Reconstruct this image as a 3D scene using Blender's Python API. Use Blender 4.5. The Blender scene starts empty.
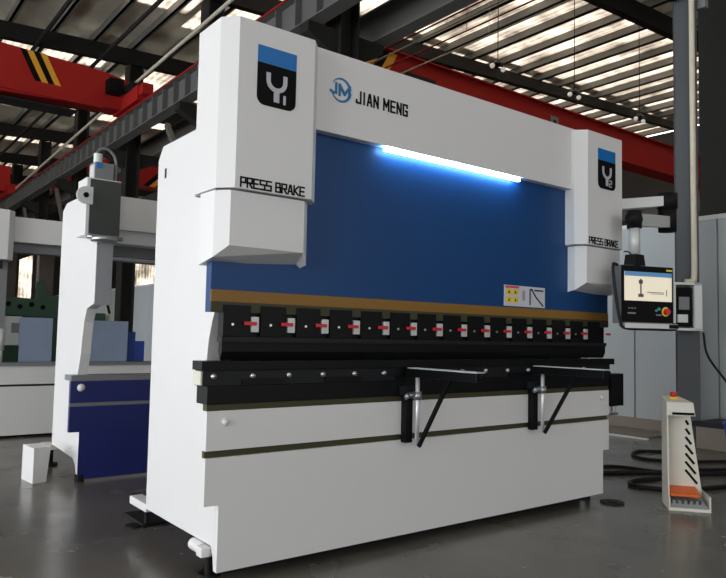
import bpy, bmesh, math, random
from mathutils import Vector, Matrix
random.seed(4)
scene = bpy.context.scene
col = scene.collection

# ------------------------------------------------------------------ materials
def mat(name, rgb, rough=.5, metal=0., var=0., scale=6., bump=0., emit=None, estr=0., spec=None, coat=0., rvar=0., stretch=None):
    m = bpy.data.materials.new(name); m.use_nodes = True
    nt = m.node_tree; b = nt.nodes['Principled BSDF']
    b.inputs['Base Color'].default_value = (*rgb, 1)
    b.inputs['Roughness'].default_value = rough
    b.inputs['Metallic'].default_value = metal
    if spec is not None: b.inputs['Specular IOR Level'].default_value = spec
    if coat: b.inputs['Coat Weight'].default_value = coat; b.inputs['Coat Roughness'].default_value = .08
    tc = nt.nodes.new('ShaderNodeTexCoord'); mp = nt.nodes.new('ShaderNodeMapping')
    nt.links.new(tc.outputs['Object'], mp.inputs['Vector'])
    if stretch: mp.inputs['Scale'].default_value = stretch
    nz = nt.nodes.new('ShaderNodeTexNoise'); nz.inputs['Scale'].default_value = scale; nz.inputs['Detail'].default_value = 5
    nt.links.new(mp.outputs[0], nz.inputs['Vector'])
    if var:
        mx = nt.nodes.new('ShaderNodeMix'); mx.data_type = 'RGBA'
        mx.inputs[6].default_value = (*[c*(1-var) for c in rgb], 1)
        mx.inputs[7].default_value = (*[min(1, c*(1+var)) for c in rgb], 1)
        nt.links.new(nz.outputs['Fac'], mx.inputs[0]); nt.links.new(mx.outputs[2], b.inputs['Base Color'])
    if rvar:
        mr = nt.nodes.new('ShaderNodeMapRange')
        mr.inputs['From Min'].default_value = .3; mr.inputs['From Max'].default_value = .7
        mr.inputs['To Min'].default_value = max(0, rough-rvar); mr.inputs['To Max'].default_value = rough+rvar
        nt.links.new(nz.outputs['Fac'], mr.inputs['Value']); nt.links.new(mr.outputs[0], b.inputs['Roughness'])
    if bump:
        bp = nt.nodes.new('ShaderNodeBump'); bp.inputs['Strength'].default_value = bump; bp.inputs['Distance'].default_value = .01
        nt.links.new(nz.outputs['Fac'], bp.inputs['Height']); nt.links.new(bp.outputs[0], b.inputs['Normal'])
    if emit:
        b.inputs['Emission Color'].default_value = (*emit, 1); b.inputs['Emission Strength'].default_value = estr
    return m

M = dict(
    white=mat('white_enamel', (.74, .745, .75), .38, var=.02, scale=3, bump=.02),
    creamw=mat('cream_enamel', (.70, .68, .60), .5, var=.08, scale=9),
    blue=mat('blue_enamel', (.010, .058, .190), .36, var=.05, scale=3, spec=.25),
    deepblue=mat('deep_blue_enamel', (.010, .018, .135), .4, var=.06, scale=3),
    gold=mat('ochre_stripe', (.25, .125, .015), .5, var=.06, scale=20),
    olive=mat('olive_primer', (.045, .042, .014), .6, var=.3, scale=30),
    black=mat('black_oxide_steel', (.0035, .004, .005), .42, var=.3, scale=14, spec=.18),
    dark=mat('dark_steel', (.010, .011, .013), .45, var=.3, scale=10, spec=.25),
    grey=mat('grey_steel', (.20, .21, .22), .45, var=.1),
    chrome=mat('chromed_steel', (.75, .76, .8), .18, 1.),
    postmetal=mat('bright_post', (.85, .86, .9), .35, .45),
    steel=mat('brushed_steel', (.45, .47, .50), .35, .9, var=.15, scale=8, stretch=(1, 1, .1)),
    bolt=mat('zinc_bolt', (.8, .8, .85), .3, .8),
    silver=mat('pale_metal', (.62, .65, .64), .4, .2),
    red=mat('red_plastic', (.62, .015, .03), .4),
    crane=mat('crane_red', (.34, .015, .012), .65, var=.12, scale=1.5, spec=.2),
    yellow=mat('warning_yellow', (.75, .36, .02), .5),
    inkblack=mat('black_decal', (.003, .003, .004), .6, spec=.12),
    inkblue=mat('blue_decal', (.0, .155, .48), .4),
    logoblue=mat('logo_blue', (.01, .17, .43), .4),
    silverdecal=mat('silver_decal', (.50, .51, .56), .4),
    paper=mat('label_paper', (.60, .63, .70), .5),
    lred=mat('label_red', (.65, .08, .08), .5),
    lyel=mat('label_yellow', (.80, .60, .03), .5),
    lpink=mat('label_marks', (.38, .33, .42), .5),
    column=mat('column_grey_paint', (.075, .085, .095), .5, var=.08, scale=2),
    struct=mat('structural_dark_paint', (.022, .022, .021), .7, var=.2, scale=1.5, spec=.15),
    runway=mat('runway_grey_paint', (.115, .118, .115), .55, var=.15, scale=2),
    purlin=mat('galvanised_purlin', (.15, .15, .135), .5, .1, var=.15, scale=2),
    pale_pipe=mat('pale_pipe', (.55, .53, .45), .5, var=.05),
    conduit=mat('cream_conduit', (.62, .58, .47), .5, var=.05),
    panelgrey=mat('pale_blue_grey_panel', (.50, .555, .585), .55, var=.04, scale=1.),
    beige=mat('beige_board', (.27, .235, .20), .6, var=.12, scale=4),
    wall=mat('dark_cladding', (.035, .034, .033), .7, var=.3, scale=.6),
    wallup=mat('pale_cladding', (.18, .18, .17), .7, var=.15, scale=.6),
    green=mat('green_casting', (.025, .075, .045), .5, var=.25, scale=6),
    sheetblue=mat('brushed_sheet_blue', (.34, .43, .60), .33, .5, var=.1, scale=4),
    brown=mat('brown_machine', (.12, .09, .07), .6, var=.3, scale=8),
    rubber=mat('black_rubber', (.008, .008, .009), .6, spec=.2),
    orange=mat('orange_pedal', (.70, .13, .015), .5, var=.2, scale=20),
    motor=mat('dark_green_grey_panel', (.040, .047, .044), .45, var=.1),
    screenbar=mat('screen_blue_bar', (.05, .16, .30), .3, emit=(.08, .25, .50), estr=.2),
    screen=mat('lit_screen', (.6, .56, .45), .3, emit=(.80, .72, .54), estr=.28),
    screenink=mat('screen_drawing', (.10, .10, .10), .3),
    led=mat('led_tube', (.8, .9, 1), .3, emit=(.36, .72, 1.), estr=13.),
    window=mat('bright_window', (.8, .8, .8), .3, emit=(1, .98, .95), estr=.8),
    lampglow=mat('lamp_globe', (.8, .8, .75), .3, emit=(1, .95, .85), estr=.12),
    teal=mat('teal_button', (.02, .35, .32), .4),
    bluebin=mat('blue_plastic', (.015, .06, .35), .4),
)

# glossy painted concrete floor
def floor_mat():
    m = bpy.data.materials.new('epoxy_floor'); m.use_nodes = True; nt = m.node_tree; b = nt.nodes['Principled BSDF']
    tc = nt.nodes.new('ShaderNodeTexCoord')
    n1 = nt.nodes.new('ShaderNodeTexNoise'); n1.inputs['Scale'].default_value = .9; n1.inputs['Detail'].default_value = 4
    n2 = nt.nodes.new('ShaderNodeTexNoise'); n2.inputs['Scale'].default_value = 2.5; n2.inputs['Detail'].default_value = 3
    for n in (n1, n2): nt.links.new(tc.outputs['Object'], n.inputs['Vector'])
    cr = nt.nodes.new('ShaderNodeValToRGB')
    cr.color_ramp.elements[0].position = .3; cr.color_ramp.elements[0].color = (.084, .076, .064, 1)
    cr.color_ramp.elements[1].position = .7; cr.color_ramp.elements[1].color = (.134, .123, .104, 1)
    nt.links.new(n1.outputs['Fac'], cr.inputs['Fac']); nt.links.new(cr.outputs[0], b.inputs['Base Color'])
    mr = nt.nodes.new('ShaderNodeMapRange'); mr.inputs['From Min'].default_value = .3; mr.inputs['From Max'].default_value = .7
    mr.inputs['To Min'].default_value = .19; mr.inputs['To Max'].default_value = .29
    nt.links.new(n2.outputs['Fac'], mr.inputs['Value']); nt.links.new(mr.outputs[0], b.inputs['Roughness'])
    bp = nt.nodes.new('ShaderNodeBump'); bp.inputs['Strength'].default_value = .06; bp.inputs['Distance'].default_value = .02
    nt.links.new(n1.outputs['Fac'], bp.inputs['Height']); nt.links.new(bp.outputs[0], b.inputs['Normal'])
    return m
M['floor'] = floor_mat()

# translucent corrugated skylight sheet: lets the sky shine through, dusty mottling
def skylight_mat():
    m = bpy.data.materials.new('translucent_roof_sheet'); m.use_nodes = True; nt = m.node_tree
    for n in list(nt.nodes): nt.nodes.remove(n)
    out = nt.nodes.new('ShaderNodeOutputMaterial'); tr = nt.nodes.new('ShaderNodeBsdfTransparent')
    tl = nt.nodes.new('ShaderNodeBsdfTranslucent'); mx = nt.nodes.new('ShaderNodeMixShader')
    tc = nt.nodes.new('ShaderNodeTexCoord'); nz = nt.nodes.new('ShaderNodeTexNoise')
    nz.inputs['Scale'].default_value = .8; nz.inputs['Detail'].default_value = 6; nz.inputs['Roughness'].default_value = .65
    wv = nt.nodes.new('ShaderNodeTexWave'); wv.inputs['Scale'].default_value = 1.3; wv.inputs['Distortion'].default_value = 3.
    cr = nt.nodes.new('ShaderNodeValToRGB')
    cr.color_ramp.elements[0].position = .35; cr.color_ramp.elements[0].color = (.22, .195, .165, 1)
    cr.color_ramp.elements[1].position = .68; cr.color_ramp.elements[1].color = (.70, .63, .55, 1)
    nt.links.new(tc.outputs['Object'], nz.inputs['Vector']); nt.links.new(tc.outputs['Object'], wv.inputs['Vector'])
    mm = nt.nodes.new('ShaderNodeMath'); mm.operation = 'MULTIPLY_ADD'; mm.inputs[1].default_value = .12
    nt.links.new(wv.outputs['Fac'], mm.inputs[0]); nt.links.new(nz.outputs['Fac'], mm.inputs[2])
    nt.links.new(mm.outputs[0], cr.inputs['Fac'])
    nt.links.new(cr.outputs[0], tr.inputs['Color']); nt.links.new(cr.outputs[0], tl.inputs['Color'])
    mx.inputs[0].default_value = .3
    nt.links.new(tr.outputs[0], mx.inputs[1]); nt.links.new(tl.outputs[0], mx.inputs[2]); nt.links.new(mx.outputs[0], out.inputs[0])
    return m
M['skylight'] = skylight_mat()

# ------------------------------------------------------------------ mesh helpers
class MB:
    def __init__(s): s.bm = bmesh.new()
    def box(s, x0, x1, y0, y1, z0, z1, bev=0.):
        t = bmesh.new(); bmesh.ops.create_cube(t, size=1)
        for v in t.verts:
            v.co = Vector(((x0+x1)/2+v.co.x*(x1-x0), (y0+y1)/2+v.co.y*(y1-y0), (z0+z1)/2+v.co.z*(z1-z0)))
        if bev: bmesh.ops.bevel(t, geom=t.edges[:], offset=bev, segments=2, affect='EDGES', profile=.7)
        return s._add(t)
    def _add(s, t):
        me = bpy.data.meshes.new('t'); t.to_mesh(me); t.free(); s.bm.from_mesh(me); bpy.data.meshes.remove(me); return s
    def prism(s, pts, axis, a, b, bev=0.):
        # polygon pts in the two other axes, extruded along axis from a to b
        def P(p, h): return {0: (h, p[0], p[1]), 1: (p[0], h, p[1]), 2: (p[0], p[1], h)}[axis]
        t = bmesh.new()
        A = [t.verts.new(P(p, a)) for p in pts]; B = [t.verts.new(P(p, b)) for p in pts]
        t.faces.new(A); t.faces.new(B[::-1]); n = len(pts)
        for i in range(n): t.faces.new((A[i], B[i], B[(i+1) % n], A[(i+1) % n]))
        bmesh.ops.recalc_face_normals(t, faces=t.faces[:])
        if bev: bmesh.ops.bevel(t, geom=t.edges[:], offset=bev, segments=2, affect='EDGES', profile=.7)
        return s._add(t)
    def hull(s, bottom, top):
        # two loops of equal count joined
        t = bmesh.new(); A = [t.verts.new(p) for p in bottom]; B = [t.verts.new(p) for p in top]; n = len(A)
        t.faces.new(A); t.faces.new(B[::-1])
        for i in range(n): t.faces.new((A[i], B[i], B[(i+1) % n], A[(i+1) % n]))
        bmesh.ops.recalc_face_normals(t, faces=t.faces[:]); return s._add(t)
    def cyl(s, p, q, r, n=16, r2=None):
        p = Vector(p); q = Vector(q); d = q-p; t = bmesh.new()
        bmesh.ops.create_cone(t, cap_ends=True, segments=n, radius1=r, radius2=r if r2 is None else r2, depth=d.length)
        bmesh.ops.transform(t, matrix=Matrix.Translation((p+q)/2) @ d.to_track_quat('Z', 'Y').to_matrix().to_4x4(), verts=t.verts[:])
        return s._add(t)
    def ball(s, c, r, sz=1.):
        t = bmesh.new(); bmesh.ops.create_uvsphere(t, u_segments=16, v_segments=10, radius=r)
        for v in t.verts: v.co = Vector(c)+Vector((v.co.x, v.co.y, v.co.z*sz))
        return s._add(t)
    def bar(s, p, q, w, h, up=(0, 0, 1)):
        p = Vector(p); q = Vector(q); d = (q-p); f = d.normalized(); u = Vector(up); r = f.cross(u).normalized(); u = r.cross(f)
        def L(c): return [c+r*w/2+u*h/2, c-r*w/2+u*h/2, c-r*w/2-u*h/2, c+r*w/2-u*h/2]
        return s.hull(L(p), L(q))
    def tube(s, pts, r, n=8):
        pts = [Vector(p) for p in pts]; t = bmesh.new(); rings = []
        for i, p in enumerate(pts):
            d = (pts[min(i+1, len(pts)-1)]-pts[max(i-1, 0)]).normalized()
            a = Vector((0, 0, 1)) if abs(d.z) < .9 else Vector((1, 0, 0))
            x = d.cross(a).normalized(); y = x.cross(d)
            rings.append([t.verts.new(p+x*r*math.cos(k*2*math.pi/n)+y*r*math.sin(k*2*math.pi/n)) for k in range(n)])
        for A, B in zip(rings, rings[1:]):
            for k in range(n): t.faces.new((A[k], A[(k+1) % n], B[(k+1) % n], B[k]))
        t.faces.new(rings[0][::-1]); t.faces.new(rings[-1])
        bmesh.ops.recalc_face_normals(t, faces=t.faces[:]); s._add(t)
        return s
    def build(s, name, m, parent=None, smooth=False):
        me = bpy.data.meshes.new(name); s.bm.to_mesh(me); s.bm.free(); me.materials.append(m)
        if smooth:
            for p in me.polygons: p.use_smooth = True
        o = bpy.data.objects.new(name, me); col.objects.link(o)
        if parent: o.parent = parent
        return o
def spline(ctrl, n=10):
    P = [Vector(p) for p in ctrl]; P = [P[0]*2-P[1]]+P+[P[-1]*2-P[-2]]; out = []
    for i in range(1, len(P)-2):
        for k in range(n):
            t = k/n; a, b, c, d = P[i-1:i+3]
            out.append(.5*((2*b)+(c-a)*t+(2*a-5*b+4*c-d)*t*t+(3*b-a-3*c+d)*t**3))
    return out+[P[-2]]
def tag(o, label=None, cat=None, group=None, kind=None):
    if label: o['label'] = label
    if cat: o['category'] = cat
    if group: o['group'] = group
    if kind: o['kind'] = kind
    return o
def empty(name, loc, label, cat, group=None, rz=0):
    o = bpy.data.objects.new(name, None); col.objects.link(o); o.location = loc; o.rotation_euler.z = rz
    o.empty_display_size = .1
    return tag(o, label, cat, group)
def struct(o): o['kind'] = 'structure'; return o
def B(name, m, parent, x0, x1, y0, y1, z0, z1, bev=0.):
    return MB().box(x0, x1, y0, y1, z0, z1, bev).build(name, m, parent)

# stroke lettering on a plane facing -Y --------------------------------------
GL = {  # unit cell 0..1 x 0..1
 'P': [[(0, 0), (0, 1), (1, 1), (1, .45), (0, .45)]],
 'R': [[(0, 0), (0, 1), (1, 1), (1, .48), (0, .48)], [(.45, .48), (1, 0)]],
 'E': [[(1, 1), (0, 1), (0, 0), (1, 0)], [(0, .5), (.85, .5)]],
 'S': [[(1, 1), (0, 1), (0, .52), (1, .52), (1, 0), (0, 0)]],
 'B': [[(0, 0), (0, 1), (.92, 1), (.92, .54)], [(0, .52), (1, .52), (1, 0), (0, 0)]],
 'A': [[(0, 0), (.42, 1), (.62, 1), (1, 0)], [(.18, .3), (.86, .3)]],
 'K': [[(0, 0), (0, 1)], [(1, 1), (.12, .5), (1, 0)]],
 'J': [[(1, 1), (1, 0), (0, 0), (0, .22)]],
 'I': [[(.5, 0), (.5, 1)]],
 'N': [[(0, 0), (0, 1), (1, 0), (1, 1)]],
 'M': [[(0, 0), (0, 1), (.5, .35), (1, 1), (1, 0)]],
 'G': [[(1, .78), (1, 1), (0, 1), (0, 0), (1, 0), (1, .42), (.62, .42)]],
}
def strokes(mb, polys, x, z, w, h, t, y, d=.0025):
    i = 0
    for pl in polys:
        P = [Vector((x+a*w, y, z+b*h)) for a, b in pl]
        for p, q in zip(P, P[1:]):
            p = p-Vector((0, .0003*i, 0)); q = q-Vector((0, .0003*i, 0)); i += 1
            f = (q-p).normalized()*t*.5
            mb.bar(p-f, q+f, d*2, t, up=Vector((0, 1, 0)).cross(f.normalized()))
def ribbon(mb, pts, t0, t1, y, d=.003):
    # flat band of varying width following a curve on a plane facing -Y, one closed outline
    P = [Vector(p) for p in pts]; n = len(P); a = []; b = []
    for i, p in enumerate(P):
        f = (P[min(i+1, n-1)]-P[max(i-1, 0)]).normalized(); nn = Vector((-f.y, f.x)); w_ = (t0+(t1-t0)*i/(n-1))/2
        a.append(p+nn*w_); b.append(p-nn*w_)
    for i in range(n-1):
        mb.prism([tuple(a[i]), tuple(a[i+1]), tuple(b[i+1]), tuple(b[i])], 1, y-d, y)
    return mb
def text(mb, s, x, z, cw, h, gap, t, y, space=None):
    for c in s:
        if c == ' ': x += space if space else cw*.8; continue
        w = cw
        if c == 'I': w = t*1.2
        if c == 'M': w = cw*1.25
        strokes(mb, GL[c], x, z, w, h, t, y); x += w+gap
    return x

# ------------------------------------------------------------------ the press brake in front
L = 3.3; A = .08
pb = empty('press_brake', (0, 0, 0), 'large white and blue press brake in the foreground with JIAN MENG lettering', 'press brake')

prof = [(.04, .06), (.05, .12), (.075, .175), (.98, .175), (1.0, 2.33), (.93, 2.41), (.07, 2.41), (.07, 1.44),
        (.10, 1.40), (.145, 1.32), (.18, 1.22), (.20, 1.10), (.20, .98), (.19, .93), (.16, .895), (.05, .895), (.05, .395), (.04, .395)]
for x0 in (0, L-A):
    MB().prism(prof, 0, x0, x0+A, .004).build('side_frame', M['white'], pb)
# frame rear wall and machine body between the side frames
B('rear_panel', M['white'], pb, A, L-A, .80, .84, .175, 2.38)
B('bed_core', M['dark'], pb, A, L-A, .052, .30, .20, 1.0)
# lower front plates
f1 = B('bed_front_plate', M['white'], pb, 0, L, .0, .038, .06, .393)
f2 = B('bed_front_plate', M['white'], pb, -A, L+A, .0, .048, .393, .628)
f3 = B('bed_front_plate', M['white'], pb, -A, L+A, .0, .048, .664, .862)
B('slot_bar', M['olive'], pb, -A+.002, L+A-.002, .018, .046, .628, .664)
for x in (.02, L-.02): MB().ball((x, -.004, .805), .020).build('plate_bolt', M['white'], pb, True)
# rails and die holder
B('bed_top_strip', M['olive'], pb, -A, L+A, .004, .05, .862, .895)
B('lower_rail', M['black'], pb, -A-.005, L+A, -.004, .12, .895, .985, .003)
B('die_holder', M['dark'], pb, -.098, L+.13, .022, .12, .985, 1.066, .002)
for x0, x1 in ((-.108, -.098),): B('holder_end_cap', M['creamw'], pb, x0, x1, .03, .12, .99, 1.06)
B('die_rail', M['black'], pb, -.118, L+.155, -.003, .11, 1.066, 1.112, .002)
for i in range(15):
    x = -.045+.2225*i
    mb = MB().cyl((x, .006, 1.035), (x, .022, 1.035), .014, 12).cyl((x, .002, 1.035), (x, .008, 1.035), .008, 6)
    mb.build('rail_bolt', M['bolt'], pb, True)
for i in range(6):
    x = .12+.52*i
    B('rail_insert', M['black'], pb, x, x+.26, .012, .024, .992, 1.018)
# ram
B('ram', M['blue'], pb, -A, L+A, .008, .066, 1.36, 2.42, .002)
B('ram_stripe', M['gold'], pb, -A+.001, L+A-.001, .002, .0085, 1.415, 1.475)
B('ram_lower_edge', M['olive'], pb, -A+.002, L+A-.002, .001, .0085, 1.362, 1.415)
# punch holders, wedge clamps, punch
B('punch_beam', M['black'], pb, -.01, L+.045, .02, .055, 1.235, 1.362)
for i in range(14):
    x = .17+.2225*i
    B('punch_holder', M['black'], pb, x+.035, x+.19, -.006, .05, 1.238, 1.40, .002)
B('punch_holder', M['black'], pb, -.012, .145, -.006, .05, 1.238, 1.40, .002)
for i in range(14):
    x = .17+.2225*i
    c = MB().box(x-.022, x+.022, -.012, .01, 1.262, 1.342, .004).build('clamp_block', M['silver'], pb)
    MB().box(x-.068, x+.004, -.022, -.012, 1.297, 1.316, .002).build('lever', M['red'], c)
    MB().cyl((x-.13, -.012, 1.30), (x-.13, -.004, 1.30), .007, 10).build('holder_screw', M['bolt'], pb)
MB().box(L+.02, L+.075, -.022, -.012, 1.298, 1.314, .002).build('clamp_lever', M['red'], pb)
B('punch_strip', M['dark'], pb, -.015, L+.045, -.004, .05, 1.210, 1.236)
MB().prism([(.012, 1.21), (.05, 1.21), (.05, 1.16), (.036, 1.118), (.030, 1.118), (.012, 1.16)], 0, -.006, L+.05).build('punch', M['black'], pb)
# throat rim detail: red tag and dark link beside the left frame
B('throat_tag', M['red'], pb, .085, .092, .12, .14, 1.16, 1.20)
B('throat_link', M['dark'], pb, .082, .10, .10, .13, 1.0, 1.16)
# right end block
eb = B('end_block', M['black'], pb, L+.115, L+.29, .0, .10, .73, .99, .006)
MB().cyl((L+.15, .05, .66), (L+.15, .05, .73), .015).cyl((L+.22, .05, .68), (L+.22, .05, .73), .018).box(L+.11, L+.26, .03, .07, .655, .672).build('end_block_fitting', M['steel'], eb)
# top beam
B('top_beam', M['white'], pb, .35, L-.35, -.05, .30, 2.398, 2.868, .003)
# upper covers (chamfered boxes), lower covers
def chbox(x0, x1, ch, cx, yb, yf, z0, z1):
    P = [(x0-cx, yb), (x0-cx, yf+ch), (x0, yf), (x1, yf), (x1+cx, yf+ch), (x1+cx, yb)]
    return P
for side in (0, 1):
    def X(v): return v if side == 0 else L-v
    P = [(-.112, .186), (-.112, -.073), (-.043, -.147), (.41, -.147), (.478, -.073), (.478, .186)]
    P = [(X(a), b) for a, b in P]
    if side: P = P[::-1]
    c = MB().prism(P, 2, 1.976, 2.852, .003).build('upper_cover', M['white'], pb)
    B('cover_lip', M['grey'], c, min(X(-.105), X(.470)), max(X(-.105), X(.470)), -.065, .18, 1.966, 1.978)
    # lower cover: chamfered box whose underside slopes back to the ram
    bot = [(-.112, .10, 1.60), (-.105, -.055, 1.632), (-.05, -.12, 1.69), (.385, -.12, 1.69), (.445, -.055, 1.632), (.445, .10, 1.60)]
    top = [(a, b, 1.968) for a, b, _ in bot]
    MB().hull([(X(a), b, z) for a, b, z in bot], [(X(a), b, z) for a, b, z in top]).build('lower_cover', M['white'], pb)
    # emblem plate
    ex0 = .062
    if side: ex0 = 3.018
    w = .232; zt = 2.735; zb = 2.425; y = -.1475
    r = .045; q = []
    for k in range(7): a = math.pi+k/6*math.pi/2; q.append((ex0+r+r*math.cos(a), zb+r+r*math.sin(a)))
    for k in range(7): a = 1.5*math.pi+k/6*math.pi/2; q.append((ex0+w-r+r*math.cos(a), zb+r+r*math.sin(a)))
    q += [(ex0+w, 2.645), (ex0, 2.645)]
    em = MB().prism(q, 1, y-.002, y+.001).build('emblem_plate', M['inkblack'], c); em['label'] = 'black emblem plate with silver Y mark'
    MB().box(ex0, ex0+w, y-.002, y+.001, 2.645, zt).build('emblem_band', M['inkblue'], c)
    mb = MB(); ux = lambda u: ex0+u*w; y2 = y-.003
    def seg(p, q_, t):
        p = Vector((p[0], y2, p[1])); q_ = Vector((q_[0], y2, q_[1])); f = (q_-p).normalized(); mb.bar(p-f*t*.18, q_+f*t*.18, .003, t, up=Vector((0, 1, 0)).cross(f))
    cxm = ux(.49); rr = .050
    arc = [(cxm-rr, 2.60)]+[(cxm+rr*math.cos(a), 2.562+rr*math.sin(a)*.95) for a in [math.pi+k*math.pi/10 for k in range(11)]]+[(cxm+rr, 2.60)]
    ribbon(mb, arc, .024, .024, y2)
    mb.box(cxm-.016, cxm+.016, y2-.003, y2, 2.452, 2.5035)
    if side == 0: seg((ux(.70), 2.495), (ux(.70), 2.452), .014)
    else:
        for p, q_ in (((.64, 2.497), (.76, 2.497)), ((.76, 2.497), (.76, 2.475)), ((.76, 2.475), (.64, 2.475)), ((.64, 2.475), (.64, 2.452)), ((.64, 2.452), (.76, 2.452))): seg((ux(p[0]), p[1]), (ux(q_[0]), q_[1]), .009)
    mb.build('emblem_mark', M['silverdecal'], c)
    mb = MB(); tx = -.012 if side == 0 else 2.905
    text(mb, 'PRESS BRAKE', tx, 1.987, .0262, .046, .0105, .0082, -.1475, .018)
    mb.build('cover_lettering', M['inkblack'], c)
# lettering and round logo on the beam
mb = MB(); text(mb, 'JIAN MENG', .768, 2.612, .0300, .066, .0190, .0108, -.0505, .026); mb.build('beam_lettering', M['inkblack'], pb)
mb = MB(); cx, cz, rr = .655, 2.658, .066
def arcseg(a0, a1, r0, w0, w1):
    n = 22; pts = []
    for k in range(n+1):
        a = math.radians(a0+(a1-a0)*k/n); pts.append((cx+r0*math.cos(a), cz+r0*math.sin(a)))
    ribbon(mb, pts, w0, w1, -.0505)
arcseg(150, 10, rr, .004, .018); arcseg(-165, -5, rr, .004, .019)
strokes(mb, [[(.0, .22), (.2, .1), (.42, .12), (.42, 1)]], cx-.070, cz-.030, .085, .062, .014, -.0515)
strokes(mb, [[(0, 0), (0, 1), (.5, .15), (1, 1), (1, .05)]], cx-.010, cz-.030, .070, .058, .014, -.0535)
mb.build('round_logo', M['logoblue'], pb)
# LED work light under the beam
lt = B('work_light', M['led'], pb, 1.0, 2.235, -.045, -.020, 2.370, 2.398, .004); lt['label'] = 'glowing blue-white LED tube'
# safety label on the ram
sg = B('safety_label', M['paper'], pb, 2.13, 2.575, .003, .0085, 1.485, 1.632)
B('label_header', M['lred'], sg, 2.14, 2.285, .0015, .004, 1.612, 1.628)
for ix in range(2):
    for iz in range(2):
        B('warning_square', M['lyel'], sg, 2.148+.068*ix, 2.206+.068*ix, .0015, .004, 1.510+.056*iz, 1.55+.056*iz)
        MB().prism([(2.165+.068*ix, 1.52+.056*iz), (2.190+.068*ix, 1.52+.056*iz), (2.1775+.068*ix, 1.541+.056*iz)], 1, .0005, .002).build('warning_symbol', M['olive'], sg)
B('label_footer', M['lpink'], sg, 2.32, 2.35, .0015, .004, 1.53, 1.60)
mb = MB()
for p, q_ in (((2.405, 1.50), (2.405, 1.612)), ((2.405, 1.612), (2.435, 1.612)), ((2.425, 1.612), (2.47, 1.560)), ((2.47, 1.56), (2.555, 1.497)), ((2.455, 1.608), (2.555, 1.608))):
    p = Vector((p[0], .002, p[1])); q_ = Vector((q_[0], .002, q_[1])); f = (q_-p).normalized(); mb.bar(p, q_, .003, .010, up=Vector((0, 1, 0)).cross(f))
mb.build('load_curve', M['inkblack'], sg)
# two sheet support arms
for xa in (1.25, 2.44):
    a = MB().box(xa-.035, xa+.035, -.60, -.012, 1.012, 1.062, .004).box(xa-.015, xa+.015, -.62, -.60, 1.035, 1.055).build('support_arm', M['black'], pb)
    B('arm_highlight_strip', M['postmetal'], a, xa-.034, xa+.034, -.60, -.03, 1.062, 1.068)  # pale strip stands in for the highlight along the arm's top edge
    B('bracket', M['black'], a, xa-.055, xa+.0, -.045, -.0005, .615, .905, .003)
    B('bracket_flange', M['dark'], a, xa-.075, xa+.02, -.03, -.0045, .90, .955)
    MB().cyl((xa, -.085, .60), (xa, -.085, 1.013), .013, 20).build('post', M['postmetal'], a, True)
    MB().cyl((xa, -.085, .875), (xa, -.085, .925), .026, 20).cyl((xa, -.085, .905), (xa-.08, -.09, .905), .010, 10).cyl((xa-.075, -.09, .905), (xa-.10, -.09, .895), .016, 12).box(xa-.02, xa+.02, -.085, -.03, .88, .92).build('clamp_handle', M['steel'], a, True)
    MB().bar((xa, -.105, .60), (xa, -.36, 1.012), .022, .018, up=(1, 0, 0)).build('strut', M['black'], a)
# front / rear floor brackets and feet
for xs in (0, 1):
    sx = -1 if xs == 0 else 1; xb = 0 if xs == 0 else L
    b1 = sorted((xb-sx*.09, xb+sx*.015))
    MB().box(min(xb, xb-sx*.16), max(xb, xb-sx*.16), .98, 1.27, .150, .20, .01).build('levelling_bracket', M['white'], pb)
    px_ = xb-sx*.10
    MB().cyl((px_, 1.22, .02), (px_, 1.22, .26), .014, 12).cyl((px_, 1.22, .125), (px_, 1.22, .15), .03, 6).cyl((px_, 1.22, .20), (px_, 1.22, .225), .028, 6).box(min(px_-sx*.16, px_+sx*.03), max(px_-sx*.16, px_+sx*.03), 1.20, 1.56, 0, .022, .004).build('levelling_foot', M['rubber'], pb)
    c1 = sorted((xb-sx*.01, xb+sx*.05))
    MB().box(c1[0], c1[1], .075, .14, .12, .170, .01).cyl((xb+sx*.01, .14, .145), (xb+sx*.01, .26, .145), .030, 20).build('levelling_bracket', M['white'], pb, False)
    MB().cyl((xb-sx*.02, .13, 0), (xb-sx*.02, .13, .12), .02, 12).cyl((xb-sx*.04, .16, 0), (xb-sx*.04, .16, .015), .06, 20).build('levelling_foot', M['rubber'], pb)
B('bed_skid', M['rubber'], pb, .12, L-.10, .14, .24, 0, .20)
B('frame_eye_slot', M['dark'], pb, -.002, .004, .86, .885, 2.20, 2.26)
# back gauge block hidden inside throat
B('back_gauge_beam', M['dark'], pb, A, L-A, .45, .55, 1.05, 1.15)

# pendant control on swivel arm
C0 = Vector((3.314, -.367, 1.592)); ex = Vector((.951, -.309, 0)); ey = Vector((.309, .951, 0))
def pl(mb, u0, u1, v0, v1, w0, w1):
    P = lambda u, v, w: C0+ex*(u*1.2)+ey*v+Vector((0, 0, w*.955+.012))
    return mb.hull([P(u0, v0, w0), P(u1, v0, w0), P(u1, v1, w0), P(u0, v1, w0)], [P(u0, v0, w1), P(u1, v0, w1), P(u1, v1, w1), P(u0, v1, w1)])
pan = pl(MB(), -.20, .212, 0, .09, -.225, .235).build('control_panel', M['grey'], pb)
pl(MB(), -.195, .208, -.006, 0, -.215, .232).build('bezel', M['inkblack'], pan)
sc = pl(MB(), -.175, .195, -.009, -.006, -.045, .185).build('screen', M['screen'], pan)
pl(MB(), -.175, .195, -.011, -.009, .150, .185).build('menu_bar', M['screenbar'], sc)
mb = pl(MB(), -.055, -.045, -.011, -.009, -.01, .13)
pl(mb, -.065, -.035, -.011, -.009, .09, .12); pl(mb, -.07, -.03, -.011, -.009, -.015, .01)
pl(mb, -.0, .13, -.011, -.009, .022, .028); pl(mb, .03, .13, -.011, -.009, .012, .016); pl(mb, .15, .155, -.011, -.009, .0, .05)
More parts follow.
